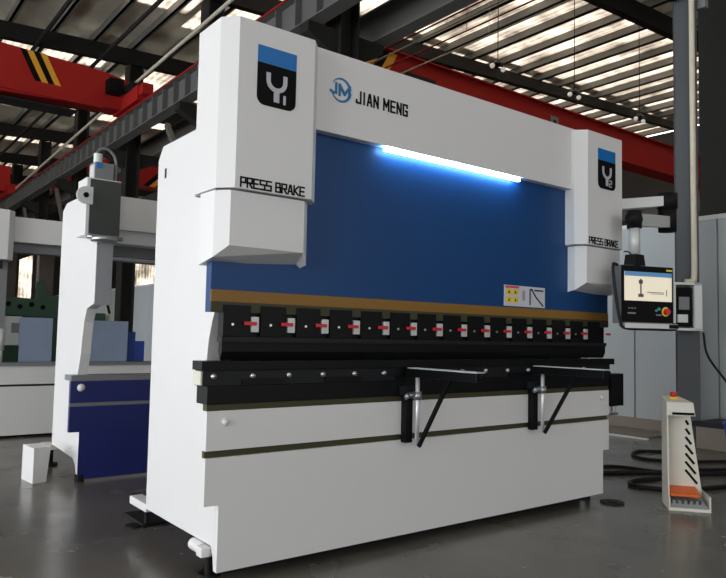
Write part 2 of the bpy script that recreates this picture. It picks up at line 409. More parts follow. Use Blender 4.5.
mb.build('screen_drawing', M['screenink'], sc)
pl(MB(), .155, .20, -.009, -.006, .20, .214).build('maker_badge', M['lyel'], pan)
def pc(mb, u, w, v0, v1, r): 
    P = lambda v: C0+ex*(u*1.2)+ey*v+Vector((0, 0, w*.955+.012)); return mb.cyl(P(v0), P(v1), r, 20)
pc(MB(), .145, -.125, -.010, -.004, .036).build('button_ring', M['lyel'], pan)
pc(MB(), .145, -.125, -.035, -.008, .024).build('emergency_button', M['red'], pan)
pc(pc(MB(), .09, -.105, -.016, -.004, .012), .07, -.118, -.014, -.004, .009).build('start_button', M['teal'], pan)
mb = MB()
for k in range(3): pl(mb, -.145+.022*k, -.133+.022*k, -.008, -.004, -.11, -.10)
pl(mb, -.15, -.09, -.008, -.004, -.15, -.138); pl(mb, .07, .115, -.008, -.004, -.158, -.148)
mb.build('panel_marks', M['grey'], pan)
mb = MB(); P = lambda u, v, w: C0+ex*(u*1.2)+ey*v+Vector((0, 0, w*.955+.012))
mb.tube(spline([P(-.205, .03, .235), P(-.255, .0, .22), P(-.25, -.02, .0), P(-.225, -.03, -.2), P(-.19, -.035, -.262), P(0, -.04, -.266), P(.20, -.035, -.262), P(.22, .0, -.22)], 8), .012)
mb.build('handle_bar', M['dark'], pan, True)
pl(MB(), -.20, .212, -.05, .06, -.262, -.225).build('keyboard_shelf', M['silver'], pan)
pl(MB(), .14, .212, -.052, -.0, -.259, -.228).build('shelf_switch', M['inkblack'], pan)
post = P(-.055, .05, 0)
arm = MB().cyl((post.x, post.y, 1.90), (post.x, post.y, 2.14), .042, 20).build('post', M['silver'], pb, True)
MB().hull([(post.x+a, post.y+b, 1.825) for a, b in ((-.07, -.05), (.07, -.05), (.07, .05), (-.07, .05))], [(post.x+a, post.y+b, 1.915) for a, b in ((-.055, -.045), (.055, -.045), (.055, .045), (-.055, .045))]).build('post_base', M['rubber'], arm)
E1 = Vector((post.x, post.y, 2.19)); J2 = Vector((4.09, -.11, 2.31))
MB().cyl(E1-Vector((0, 0, .07)), E1+Vector((0, 0, .065)), .055, 20).cyl(E1+Vector((-.075, -.02, 0)), E1+Vector((.03, 0, 0)), .05, 16).build('elbow_joint', M['rubber'], pb, True)
lk = MB().bar(E1+Vector((.03, .012, .0)), J2+Vector((-.03, -.012, -.03)), .07, .095).build('lower_link', M['silver'], pb)
MB().cyl(J2+Vector((0, 0, -.11)), J2+Vector((0, 0, .09)), .075, 20).cyl(J2+Vector((0, 0, .09)), J2+Vector((0, 0, .22)), .085, 20).build('shoulder_joint', M['rubber'], pb, True)
MB().bar(J2+Vector((-.05, .02, .15)), (L+.02, .28, 2.36), .09, .085).build('upper_link', M['silver'], pb)
MB().box(L, L+.08, .20, .36, 2.26, 2.405).build('arm_mount', M['grey'], pb)
MB().tube(spline([(post.x-.03, post.y, 1.90), (post.x-.08, post.y, 1.93), (post.x-.10, post.y+.03, 1.935)], 6), .005).build('panel_cable', M['rubber'], pb)

# ------------------------------------------------------------------ second machine: unfinished, deep blue bed
prof2 = [(.04, .06), (.0, .06), (.0, .41), (.05, .41), (.05, .86), (.12, .87), (.10, .92), (.05, 1.05), (.03, 1.18), (.0, 1.32), (-.06, 1.43), (-.25, 1.47),
         (-.25, 2.015), (-.0, 2.015), (.0, 2.38), (.06, 2.42), (.72, 2.42), (.84, 2.36), (.84, .20), (.15, .175), (.075, .13)]
def frames(root, mat_, w=A):
    for x0 in (0, L-w): MB().prism(prof2, 0, x0, x0+w, .004).build('side_frame', mat_, root)
m2 = empty('press_brake', (.1, 2.8, 0), 'white press brake behind with deep blue bed and no ram', 'press brake')
frames(m2, M['white'])
B('bed_front_plate', M['deepblue'], m2, 0.002, L, -.003, .038, .02, .41)
B('bed_front_plate', M['deepblue'], m2, -A, L+A, .0, .048, .41, .62)
B('bed_front_plate', M['deepblue'], m2, -A, L+A, .0, .048, .65, .83)
B('slot_bar', M['grey'], m2, -A, L+A, .01, .046, .62, .65)
B('bed_top', M['grey'], m2, -A, L+A, -.0, .2, .83, .875)
B('bed_core', M['dark'], m2, A, L-A, .05, .3, .2, .83)
MB().ball((.0, -.006, .775), .032).build('plate_bolt', M['white'], m2, True)
B('top_beam', M['white'], m2, A, L-A, -.0, .10, 2.13, 2.42)
B('beam_ledge', M['white'], m2, A, L-A, .10, .30, 2.02, 2.14)
B('beam_lower_flange', M['grey'], m2, A, L-A, .32, .42, 1.93, 2.04)
cv = B('cylinder_cover', M['white'], m2, -.10, .175, -.26, -.005, 2.02, 2.49, .004)
B('cover_door', M['motor'], m2, -.075, .172, -.270, -.261, 2.03, 2.48, .002)
MB().box(-.09, .19, -.31, -.26, 1.99, 2.02).cyl((.04, -.30, 1.97), (.04, -.30, 2.01), .10, 24).build('cylinder_flange', M['steel'], cv, True)
mt = B('valve_box', M['grey'], m2, -.04, .11, -.25, -.10, 2.49, 2.63, .004)
MB().box(-.046, -.04, -.24, -.12, 2.50, 2.61).cyl((.0, -.18, 2.63), (.0, -.18, 2.71), .035, 16).build('valve_side', M['silver'], mt)
MB().tube(spline([(-.02, -.18, 2.63), (-.0, -.18, 2.74), (.08, -.18, 2.76), (.145, -.18, 2.68), (.145, -.18, 2.49)], 6), .012).build('hose', M['grey'], mt, True)
MB().box(-.03, .02, -.256, -.25, 2.58, 2.625).build('blue_plug', M['inkblue'], mt)
MB().prism([(-.115+.07*math.cos(a), 2.335+.07*math.sin(a)) for a in [k*math.pi/8 for k in range(4, 13)]]+[(-.06, 2.265), (-.06, 2.405)], 1, -.30, -.272).build('lifting_lug', M['silver'], m2)
MB().cyl((-.115, -.306, 2.335), (-.115, -.298, 2.335), .022, 16).build('lug_hole', M['inkblack'], m2)
B('guide_plate', M['steel'], m2, .001, .13, -.262, -.251, 1.46, 2.012)
MB().tube(spline([(.26, .2, 1.95), (.28, .2, 1.7), (.24, .2, 1.55), (.27, .2, 1.40)], 6), .012).build('hydraulic_hose', M['rubber'], m2)
B('rear_panel_low', M['white'], m2, A, L-A, .75, .8, .2, .80)
MB().box(-.06, .04, .80, 1.0, .15, .20, .01).build('levelling_bracket', M['creamw'], m2)
MB().cyl((.0, .88, 0), (.0, .88, .16), .03, 12).cyl((.0, .88, 0), (.0, .88, .02), .07, 16).build('levelling_foot', M['rubber'], m2)
MB().cyl((L-.05, .5, 0), (L-.05, .5, .19), .05, 12).cyl((.03, .03, 0), (.03, .03, .062), .04, 12).cyl((L-.03, .03, 0), (L-.03, .03, .062), .04, 12).build('levelling_foot', M['rubber'], m2)

# ------------------------------------------------------------------ third machine further back
m3 = empty('press_brake', (-.45, 5.6, 0), 'grey-white press brake furthest back at the left edge', 'press brake')
prof3 = [(.05, .03), (.05, .86), (.14, .87), (.10, .95), (.08, 1.2), (.05, 1.4), (.05, 2.42), (.84, 2.42), (.84, .10)]
for x0 in (0, L-A): MB().prism(prof3, 0, x0, x0+A, .004).build('side_frame', M['white'], m3)
B('bed_front_plate', M['white'], m3, -A, L+A, .0, .048, .03, .585)
B('bed_front_plate', M['white'], m3, -A, L+A, .0, .048, .61, .82)
B('slot_bar', M['dark'], m3, -A, L+A, .01, .046, .585, .61)
B('bed_top', M['grey'], m3, -A, L+A, -.02, .25, .82, .86)
B('bed_core', M['dark'], m3, A, L-A, .05, .3, .03, .82)
B('top_beam', M['white'], m3, .3, L-.3, .0, .12, 2.26, 2.55)
B('beam_lower_flange', M['grey'], m3, .3, L-.3, .13, .3, 2.15, 2.27)
MB().prism([(-.11, .18), (-.11, -.07), (-.04, -.147), (.43, -.147), (.50, -.07), (.50, .18)], 2, 2.03, 2.60, .004).build('upper_cover', M['white'], m3)
B('guide_plate', M['grey'], m3, .36, .46, -.02, .05, 1.20, 2.03)
B('cylinder_flange', M['dark'], m3, .33, .40, -.06, .0, 1.93, 2.02)
MB().cyl((.43, .0, 1.0), (.43, .0, 1.25), .045, 16).cyl((.43, .0, .86), (.43, .0, 1.0), .03, 16).build('lower_cylinder', M['silver'], m3, True)

# blue-tinted steel sheets standing on the third machine's bed
for i, (x0, x1, z1, lb) in enumerate(((.20, .56, 1.385, 'pale blue steel sheet standing at the left machine opening'), (.98, 1.47, 1.372, 'pale blue steel sheet seen through the blue-bed machine'))):
    o = MB().box(0, x1-x0, 0, .03, 0, z1-.861, .003).build('steel_sheet', M['sheetblue']); o.location = (x0, 5.70, .861); tag(o, lb, 'steel sheet', 'steel sheets on the rear bed')
o = MB().box(0, .10, 0, .10, 0, .38, .005).box(.10, .22, .0, .08, 0, .26).build('blue_bracket', M['bluebin']); o.location = (1.50, 5.78, .861); tag(o, 'dark blue bracket standing right of the steel sheet', 'bracket')
# green machine castings beyond
g = empty('milling_machine', (0, 6.02, 0), 'green cast machine tool with brown uprights seen in the left opening', 'machine tool')
B('base', M['green'], g, -.3, .9, .08, .7, 0, 1.40, .02)
mb = MB().prism([(-.3, 1.44), (.72, 1.38), (.72, 1.68), (.56, 1.66), (.52, 1.86), (.44, 1.84), (.42, 1.62), (.1, 1.64), (.0, 1.72), (-.3, 1.72)], 1, 0, .08, .01).build('table', M['green'], g)
for k in range(4): MB().cyl((.12+.13*k, -.006, 1.55-.03*(k % 2)), (.12+.13*k, .002, 1.55-.03*(k % 2)), .030, 16).build('hole', M['inkblack'], mb)
for x0, x1 in ((.06, .24), (.50, .68)): B('upright', M['brown'], g, x0, x1, .25, .40, 1.40, 2.6, .01)
B('cabinet', M['silver'], g, .05, .28, -.03, .0, 1.05, 1.40, .01)
B('cabinet_grille', M['grey'], g, .16, .24, -.04, -.03, 1.2, 1.32)
g2 = empty('drilling_machine', (1.12, 5.72, .0), 'small green and brown drill head behind the blue-bed machine', 'machine tool')
B('head', M['green'], g2, -.12, .12, .16, .4, 1.36, 1.47, .02)
MB().cyl((-.06, .25, 1.12), (-.06, .25, 1.37), .05, 16).cyl((-.06, .25, .90), (-.06, .25, 1.12), .035, 16).build('spindle', M['brown'], g2, True)
B('column', M['brown'], g2, -.16, -.04, .28, .42, .0, 1.14, .01)
MB().cyl((.19, .25, 1.32), (.19, .25, 1.52), .035, 12).build('sleeve', M['creamw'], g2, True)
B('foot', M['dark'], g2, -.2, .2, .3, .5, 0, .05)

# small white block on the floor
o = MB().hull([(-.03, .22, 0), (.0, -.04, 0), (.11, -.01, 0), (.08, .22, 0)], [(-.03, .22, .285), (.0, -.04, .285), (.135, -.01, .285), (.105, .22, .285)]).build('metal_block', M['white']); o.location = (-.21, 2.96, 0)
tag(o, 'small white metal block standing on the floor left of the blue bed', 'block')

# ------------------------------------------------------------------ foot pedal stand
fp = empty('foot_pedal_stand', (3.465, -.45, 0), 'white foot pedal guard with orange pedal and red stop button', 'foot pedal', rz=math.radians(-51))
B('base_tray', M['creamw'], fp, 0, .29, 0, .28, 0, .022, .003)
B('side_plate', M['creamw'], fp, 0, .010, 0, .28, .022, .10)
MB().prism([(.03, .10), (.28, .10), (.28, .72), (.06, .72)], 0, 0, .010).build('side_plate', M['creamw'], fp)
B('side_plate', M['creamw'], fp, .28, .29, 0, .28, .022, .115)
bk = MB().prism([(.010, .022), (.28, .022), (.27, .12), (.19, .72), (.010, .72)], 1, .20, .212).build('back_plate', M['creamw'], fp)
for k in range(7):
    t = k/6; z = .63-.068*k; xr = .195+.018+.095*(t)-.02; ln = .026+.085*t
    xr = .268-(z-.12-.03*t)/.60*.08-.020
    mb = MB().bar((xr-ln*.75, .1995, z+.012+ln*.35), (xr, .1995, z-ln*.45), .003, .011, up=(0, 1, 0))
    mb = MB().bar((xr-ln*.75, .198, z+.012+ln*.35), (xr, .198, z-ln*.45), .018, .004, up=(0, 1, 0)); mb.build('slot', M['inkblack'], bk)
tp = MB().hull([(-.004, .04, .70), (.198, .04, .70), (.198, .285, .70), (-.004, .285, .70)], [(-.002, .05, .80), (.185, .05, .80), (.125, .285, .83), (-.002, .285, .83)]).build('top_box', M['creamw'], fp)
B('top_slot', M['inkblack'], tp, .035, .19, .034, .045, .707, .725)
MB().cyl((.075, .20, .815), (.075, .20, .83), .034, 20).build('button_ring', M['lyel'], fp)
MB().cyl((.075, .20, .825), (.075, .20, .84), .016, 16).cyl((.075, .20, .837), (.075, .20, .865), .027, 20).build('stop_button', M['red'], fp, True)
MB().hull([(.02, .04, .10), (.225, .04, .10), (.225, .20, .13), (.02, .20, .13)], [(.02, .04, .118), (.225, .04, .116), (.225, .20, .15), (.02, .20, .15)]).box(.03, .215, .12, .20, .06, .12).build('pedal', M['orange'], fp)
mb = MB().hull([(.015, .012, .022), (.275, .012, .022), (.275, .20, .022), (.015, .20, .022)], [(.02, .02, .05), (.265, .02, .05), (.235, .19, .11), (.02, .19, .11)])
for k in range(6): mb.box(.03+.04*k, .05+.04*k, .02, .10, .05, .075)
mb.build('pedal_base', M['grey'], fp)
# cables on the floor
def cable(pts, label, r=.016):
    o = MB().tube(spline([(x, y, r) for x, y in pts], 10), r).build('cable', M['rubber'], None, True)
    return tag(o, label, 'cable')
cable([(3.50, 1.0), (3.9, .9), (4.62, .80), (4.81, .36), (5.3, .18), (5.9, -.2)], 'thin black cable on floor from machine to pedal, upper line')
cable([(3.45, .85), (3.9, .75), (4.25, .61), (4.72, .34), (5.1, .05), (5.6, -.15), (6.2, -.45)], 'thick black cable on floor running behind the pedal stand', .02)
cable([(6.3, .85), (5.95, 1.05), (5.74, 1.17), (5.45, 1.05), (5.35, .8), (5.7, .45), (6.2, .2)], 'black cable loop on floor further back beside the partition')
cable([(4.5, .18), (4.15, .26), (3.98, .17), (4.00, .02), (4.12, -.15), (4.3, -.22), (4.9, -.38)], 'black cable loop nearest, left of the pedal stand', .018)
o = MB().cyl((0, 0, 0), (0, 0, .012), .09, 28).cyl((0, 0, .012), (0, 0, .02), .04, 20).build('floor_pad', M['rubber']); o.location = (3.30, -.08, 0); tag(o, 'flat black round pad on floor at the machine right corner', 'pad')
o = MB().cyl((0, 0, 0), (0, 0, .012), .05, 20).build('floor_plug', M['rubber']); o.location = (.03, 1.26, 0); tag(o, 'small dark plug on floor left of the rear foot', 'plug')

# ------------------------------------------------------------------ hall shell
XL, XR, Y0, Y1 = -14., 30., -13., 52.
fl = struct(MB().box(XL, XR+.2, Y0, Y1+.2, -.1, 0).build('floor', M['floor']))
def zr(x): return 10.02+.042*(x+1)      # underside of the purlins
# roof sheets: metal with translucent strips as real openings filled by translucent sheet
SX = 2.14-1.2*13
purl = [SX+1.2*i for i in range(38)]
sky = []     # (x0,x1,y0,y1)
bays = [(XL, 6.3, 14.6, 15.9), (XL, 5.6, 20.2, 21.8), (6.5, XR, 7.5, 12.9), (6.5, XR, 2.6, 5.2), (XL, XR, 26.0, 28.4), (XL, XR, 32.0, 34.4), (XL, XR, 38.5, 41.), (XL, XR, -4.2, -1.8), (6.5, XR, 13.3, 16.8), (6.5, XR, 19.6, 23.6)]
ys = sorted(set([Y0, Y1+.2]+[b[2] for b in bays]+[b[3] for b in bays]))
def roofquad(bm, x0, x1, y0, y1, h):
    v = [bm.verts.new(p) for p in ((x0, y0, zr(x0)+h), (x1, y0, zr(x1)+h), (x1, y1, zr(x1)+h), (x0, y1, zr(x0)+h))]
    w = [bm.verts.new(p) for p in ((x0, y0, zr(x0)+h+.03), (x1, y0, zr(x1)+h+.03), (x1, y1, zr(x1)+h+.03), (x0, y1, zr(x0)+h+.03))]
    bm.faces.new(v[::-1]); bm.faces.new(w)
    for i in range(4): bm.faces.new((v[i], v[(i+1) % 4], w[(i+1) % 4], w[i]))
cm = MB(); skm = MB(); 
for a, b in zip(ys, ys[1:]):
    mid = (a+b)/2; rows = sorted([bb for bb in bays if bb[2] <= mid <= bb[3]], key=lambda q: q[0])
    x = XL
    for r in rows:
        if r[0] > x: roofquad(cm.bm, x, r[0], a, b, .24)
        roofquad(skm.bm, max(x, r[0]), r[1], a, b, .24); x = r[1]
    if x < XR: roofquad(cm.bm, x, XR+.2, a, b, .24)
def sheet_mat():
    m = mat('aged_roof_sheet', (.50, .48, .42), .5, .1, var=.45, scale=.7); nt = m.node_tree
    b = nt.nodes['Principled BSDF']; out = nt.nodes['Material Output']; tr = nt.nodes.new('ShaderNodeBsdfTransparent'); mx = nt.nodes.new('ShaderNodeMixShader')
    tc = nt.nodes.new('ShaderNodeTexCoord'); nz = nt.nodes.new('ShaderNodeTexNoise'); nz.inputs['Scale'].default_value = .55; nz.inputs['Detail'].default_value = 7; nz.inputs['Roughness'].default_value = .7
    nt.links.new(tc.outputs['Object'], nz.inputs['Vector'])
    mr = nt.nodes.new('ShaderNodeMapRange'); mr.inputs['From Min'].default_value = .38; mr.inputs['From Max'].default_value = .66; mr.inputs['To Min'].default_value = .012; mr.inputs['To Max'].default_value = .17
    tr.inputs['Color'].default_value = (1, .95, .82, 1)
    nt.links.new(nz.outputs['Fac'], mr.inputs['Value']); nt.links.new(mr.outputs[0], mx.inputs[0]); nt.links.new(b.outputs[0], mx.inputs[1]); nt.links.new(tr.outputs[0], mx.inputs[2]); nt.links.new(mx.outputs[0], out.inputs[0])
    return m
M['sheet'] = sheet_mat()
struct(cm.build('ceiling', M['sheet']))
struct(skm.build('window_1', M['skylight']))
for i, x in enumerate(purl):
    if XL < x < XR:
        o = MB().box(x-.04, x+.04, Y0, Y1, zr(x), zr(x)+.238).box(x-.04, x+.10, Y0, Y1, zr(x), zr(x)+.015).build('trim_%d' % (i+1), M['purlin']); struct(o)
rows = [7.3+5.8*k for k in range(-3, 8)]
ti = 50
for k, y in enumerate(rows):
    ti += 1
    o = MB().prism([(XL, zr(XL)), (XR-.03, zr(XR-.03)), (XR-.03, zr(XR)-(.30 if abs(y-13.1) < .2 else .55)), (5.95, zr(5.95)-.50), (XL, zr(XL)-.45)], 1, y-.11, y+.11).build('rafter', M['struct'])
    tag(o, 'dark steel roof rafter spanning the hall overhead', 'rafter', 'roof rafters across the hall')
def column_h(x, y, z1, m, w=.60, d=.34, name='steel_column', t=.04):
    o = MB().box(x-w/2, x-w/2+t, y-d/2, y+d/2, .02, z1).box(x+w/2-t, x+w/2, y-d/2, y+d/2, .02, z1).box(x-w/2+t, x+w/2-t, y-t/2, y+t/2, .02, z1).box(x-w/2-.06, x+w/2+.06, y-d/2-.06, y+d/2+.06, 0, .03)
    return o
for k, y in enumerate(rows):
    if y < 6: continue
    mb = column_h(5.86, y, zr(5.8)-.53, M['struct'], .44, .5)
    mb.prism([(5.66, 6.40), (5.66, 6.93), (5.0, 6.93), (5.0, 6.75)], 1, y-.15, y+.15)
    mb.prism([(6.06, 6.40), (6.06, 6.93), (6.75, 6.93), (6.75, 6.75)], 1, y-.15, y+.15)
    o = mb.build('steel_column', M['struct'])
    tag(o, 'dark steel column carrying the crane runway', 'column', 'columns of the middle row')
# runway beams with stiffeners, rail on top
def runway(x, y0, y1, label, s):
    e = empty('crane_runway', (x, y0, 6.935), label, 'crane runway beam')
    mb = MB().box(-.16, .16, 0, y1-y0, 0, .03).box(-.16, .16, 0, y1-y0, .62, .65).box(-.012, .012, 0, y1-y0, .03, .62)
    mb.build('girder', M['runway'], e)
    if s < 0:
        y = .3; first = None
        while y < y1-y0:
            if first is None: first = o = MB().box(-.15, .15, 0, .03, .03, .62).build('stiffener', M['runway'], e)
            else: o = first.copy(); col.objects.link(o)
            o.location = (0, y, 0); y += .72
        B('red_strip', M['crane'], e, -.19, -.16, 0, y1-y0, .62, .65)
    r = B('rail', M['crane'], e, -.03, .03, 0, y1-y0, .65, .72)
    return e
runway(5.15, 3.0, 50, 'grey crane runway beam with stiffeners at upper left, red rail', -1)
runway(6.65, 3.0, 50, 'grey crane runway beam behind the column row, for the right crane', 1)
# knee braces and deep truss tie between columns beneath the runway
for k, y in enumerate(rows):
    if y < 6: continue
    mb = MB().bar((5.5, y+.2, 4.9), (5.5, y+1.9, 6.9), .12, .14)
    o = mb.build('knee_brace', M['runway']); tag(o, 'grey diagonal knee brace between column and runway', 'brace', 'knee braces along the runway')
o = MB().box(5.7, 5.95, 7.0, 50, 4.7, 5.25).build('tie_beam', M['struct']); tag(o, 'dark horizontal tie beam running below the crane runway', 'beam')
o = MB().tube([(5.15, 4.0, 8.88), (5.15, 18, 8.4), (5.15, 32.6, 7.83)], .045, 10).build('conductor_pipe', M['pale_pipe']); tag(o, 'pale pipe running diagonally above the crane runway at upper left', 'pipe')
for i, (x, z) in enumerate(((2.2, 9.7), (3.9, 9.55))):
    o = MB().tube([(x+.7, 9., z), (x+.7, 46, z)], .06, 8).build('roof_pipe', M['struct']); tag(o, 'dark pipe slung under the roof at upper left, %s' % ('nearer the left edge' if i == 0 else 'nearer the runway'), 'pipe')

# ------------------------------------------------------------------ left bay crane
lc = empty('bridge_crane', (5.0, 17.5, 7.65), 'red bridge crane with yellow and black stripes at upper left', 'crane')
MB().prism([(.1, .12), (.1, 1.0), (-.6, 1.12), (-14, 1.75), (-14, -.25), (-6, -.2), (-.4, .08)], 1, -.3, .3).build('girder', M['crane'], lc)
B('girder_flange', M['dark'], lc, -14, -1.3, -.36, .36, -.235, -.20)
for k in range(4):
    x = -2.85+.17*k
    MB().prism([(x, 1.22), (x+.17, 1.21), (x+.59, .40), (x+.42, .40)], 1, -.306, -.30).build('warning_stripe', M['inkblack'] if k % 2 == 0 else M['yellow'], lc)
B('end_carriage', M['crane'], lc, -.05, .35, -1.6, .5, .08, .50, .02)
for y in (-1.3, .2): MB().cyl((.03, y, .26), (.27, y, .26), .18, 20).build('wheel', M['dark'], lc)
B('travel_motor', M['inkblack'], lc, -.55, -.15, -.75, -.32, .45, .85, .02)
MB().cyl((.0, -1.1, .6), (.0, -.6, .6), .14, 16).build('drive_motor', M['dark'], lc)
B('buffer', M['crane'], lc, .0, .3, -1.9, -1.6, .2, .5)
B('side_walkway', M['crane'], lc, -13, -.6, -.36, -.30, .02, .10)
# far left end carriage lower down
c2 = empty('bridge_crane', (5.15, 34.5, 7.65), 'distant red crane end on the far runway at the left edge', 'crane')
B('end_carriage', M['crane'], c2, -.2, .2, -1.2, 1.2, .006, .5, .02)
MB().box(-14, .0, -.4, .4, .25, 1.5).build('girder', M['crane'], c2)

# ------------------------------------------------------------------ right bay crane
k_ = 1.75
rc = empty('bridge_crane', (6.65, 10.7, 7.55), 'long red bridge crane above the foreground press brake', 'crane')
MB().prism([(-.1, .15), (-.1, 1.08), (21.6, 1.08), (21.6, .22), (19.9, .0), (1.0, .0)], 1, -.25, .25).build('girder', M['crane'], rc)
B('girder_flange', M['crane'], rc, .4, 21.4, -.36, .36, 1.08, 1.12)
B('lower_flange', M['crane'], rc, 1.0, 19.9, -.36, .36, -.03, 0)
for k in range(4):
    x = 1.62+.26*k
    MB().prism([(x+.55, 1.06), (x+.83, 1.06), (x+.28, .12), (x, .12)], 1, -.256, -.25).build('warning_stripe', M['yellow'] if k % 2 else M['inkblack'], rc)
B('end_carriage', M['crane'], rc, -.2, .2, -1.8, 1.8, .11, .5, .02)
B('end_carriage', M['crane'], rc, 21.4, 21.8, -1.6, 1.6, .10, .5, .02)
B('maker_plate', M['dark'], rc, 3.5, 4.6, -.256, -.25, .45, .70)
p_ = B('number_plate', M['grey'], rc, 9.60, 10.0, -.262, -.25, .36, .80)
B('plate_mark', M['dark'], p_, 9.72, 9.88, -.268, -.262, .48, .68)
# runway carrying right end
e = empty('crane_runway', (28.25, 3.0, 6.93), 'far crane runway beam along the right wall of the hall', 'crane runway beam')
mb = MB().box(-.16, .16, 0, 45, 0, .03).box(-.16, .16, 0, 45, .62, .72).box(-.012, .012, 0, 45, .03, .62)
for k in range(8): mb.box(-.16, 1.748, 1.0+5.8*k, 1.3+5.8*k, -.25, 0)
mb.build('girder', M['runway'], e)
# second crane in the right bay, far
r2 = empty('bridge_crane', (6.65, 30, 7.65), 'distant striped red crane seen between the runway and the white beam', 'crane')
MB().box(0, 21.6, -.3, .3, .5, 1.6).build('girder', M['crane'], r2)
B('end_carriage', M['crane'], r2, -.2, .2, -1.5, 1.5, .006, .55)
for k in range(4):
    x = 3.5+.3*k
    MB().prism([(x+.9, 1.5), (x+1.2, 1.5), (x+.3, .6), (x, .6)], 1, -.31, -.30).build('warning_stripe', M['yellow'] if k % 2 else M['inkblack'], r2)
# conductor bars
for i, (x, z) in enumerate(((7.15, 7.55), (7.35, 7.6), (7.62, 7.5), (7.9, 7.62), (8.3, 7.7), (8.9, 7.8), (9.6, 7.9))):
    o = MB().tube([(x, 2.2, z), (x, 10.0, z)], .018, 6).cyl((x, 7.0, z), (x, 7.0, zr(x)), .006, 6).build('conductor_bar', M['conduit'] if i % 2 == 0 else M['crane']); tag(o, 'thin crane conductor bar slung beneath the roof', 'conductor bar', 'conductor bars over the beam')
# pendant lamps
for i, (x, y) in enumerate(((7.9, 8.2), (11.24, 8.2), (14.36, 8.2), (17.61, 8.2))):
    e = empty('pendant_lamp', (x, y, 8.0), ['twin globe pendant lamp nearest the dark column', 'twin globe pendant lamp second along from the dark column', 'twin globe pendant lamp third along, above the right cover', 'twin globe pendant lamp furthest right, beside the grey column'][i], 'lamp', 'pendant lamps in the right bay')
    MB().cyl((0, 0, .12), (0, 0, zr(x)+.24-8.0), .012, 6).build('cord', M['dark'], e)
    MB().cyl((-.02, 0, .02), (-.02, 0, .14), .16, 20, .05).box(-.24, .24, -.02, .02, .0, .03).build('canopy', M['dark'], e)
    for s in (-1, 1): MB().ball((s*.2, 0, -.05), .065).build('globe', M['lampglow'] if i > 0 else M['silver'], e, True)

# ------------------------------------------------------------------ right side: column, partition
rcx, rcy = 7.19, 1.34
ca = math.radians(0)
mb = MB().box(rcx-.14, rcx+.14, rcy-.16, rcy+.16, 0.02, zr(7)-.02).box(rcx-.2, rcx+.2, rcy-.2, rcy+.2, 0, .03)
o = MB().box(-.14, -.11, -.13, .13, .02, 9.8).box(.11, .14, -.13, .13, .02, 9.8).box(-.11, .11, -.012, .012, .02, 9.8).box(-.2, .2, -.2, .2, 0, .03).build('steel_column', M['column']); o.location = (rcx, rcy, 0); o.rotation_euler.z = math.radians(33)
tag(o, 'grey steel column beside the partition at right', 'column')
cd = Vector((rcx, rcy, 0)); vr = Vector((.794, -.608, 0)); vf = Vector((.608, .794, 0))
q = cd+vr*.0-vf*.20
o = MB().tube(spline([(q.x, q.y, 9.8), (q.x, q.y, 6), (q.x, q.y, 3), (q.x, q.y, 2.12), (q.x-.03, q.y+.02, 2.03), (q.x-.09, q.y+.07, 2.02)], 8), .035, 12).build('conduit', M['conduit'], None, True)
tag(o, 'cream conduit running down the grey column', 'conduit')
# open control box
bx = empty('junction_box', (q.x-.05, q.y+.04, 1.40), 'grey open junction box mounted on the column behind the control panel', 'junction box', rz=math.radians(-37.5))
B('back', M['grey'], bx, -.25, .10, -.0, .02, 0, .60)
B('right_panel', M['silver'], bx, .0, .10, -.13, .0, 0, .60, .004)
B('top_panel', M['silver'], bx, -.25, .10, -.13, .0, .57, .60)
B('bottom_panel', M['silver'], bx, -.25, .10, -.13, .0, 0, .03)
B('left_panel', M['silver'], bx, -.25, -.23, -.13, .0, .03, .57)
B('contactor', M['inkblack'], bx, -.22, -.01, -.09, .0, .05, .54)
B('contactor_block', M['grey'], bx, -.18, -.05, -.11, -.09, .26, .42, .004)
B('contactor_block', M['silver'], bx, -.2, -.07, -.11, -.09, .10, .20, .004)
o = MB().box(-.36, -.33, -.5, .5, .02, 9.85).box(.33, .36, -.5, .5, .02, 9.85).box(-.33, .33, -.015, .015, .02, 9.85).box(-.33, .33, -.5, -.47, .02, 9.85).build('steel_column', M['struct']); o.location = (8.95, 1.36, 0)
tag(o, 'wide dark column standing beyond the partition at the right edge', 'column')
# security camera at top
q2 = cd-vf*.2+Vector((0, 0, 5.72))
e = empty('wall_lamp', q2, 'small bracket lamp with grey box at the top of the grey column', 'lamp')
MB().cyl((.02, -.0, .2), (-.10, .1, .06), .035, 12).build('arm', M['pale_pipe'], e, True)
MB().cyl((-.10, .1, .06), (-.20, .17, .02), .06, 16, .07).build('head', M['inkblack'], e, True)
B('box', M['grey'], e, .11, .20, -.12, -.02, -.12, .14, .004)
# partition of pale panels along X = 7.7
y = -1.2; i = 0
pw = MB()
while y < 40:
    pw.box(7.7, 7.74, y, y+1.18, .0, 2.9, .004); y += 1.2
tag(struct(pw.build('wall_right', M['panelgrey'])))
struct(MB().box(7.685, 7.75, -1.2, 40, 2.9, 2.96).build('trim_80', M['white']))
struct(MB().box(7.68, 7.70, -1.2, 40, .0, .16).build('baseboard_right', M['beige']))
o = MB().box(6.83, 7.66, 1.75, 3.4, 0, .012).build('plywood_sheet', M['beige']); tag(o, 'beige board lying flat on the floor by the partition', 'board')
o = MB().box(6.76, 6.80, 1.65, 3.4, 0, .02).build('floor_strip', M['white']); tag(o, 'white strip on the floor along the edge of the beige board', 'strip')
cr = empty('wooden_crate', (7.02, .55, 0), 'low beige crate with dark rim against the partition', 'crate')
B('body', M['beige'], cr, -.30, .30, -.55, .45, 0, .26)
B('rim', M['dark'], cr, -.33, .33, -.58, .48, .26, .31)
bl = empty('plastic_bin', (6.50, .32, 0), 'blue plastic bin at the right edge of the picture', 'bin')
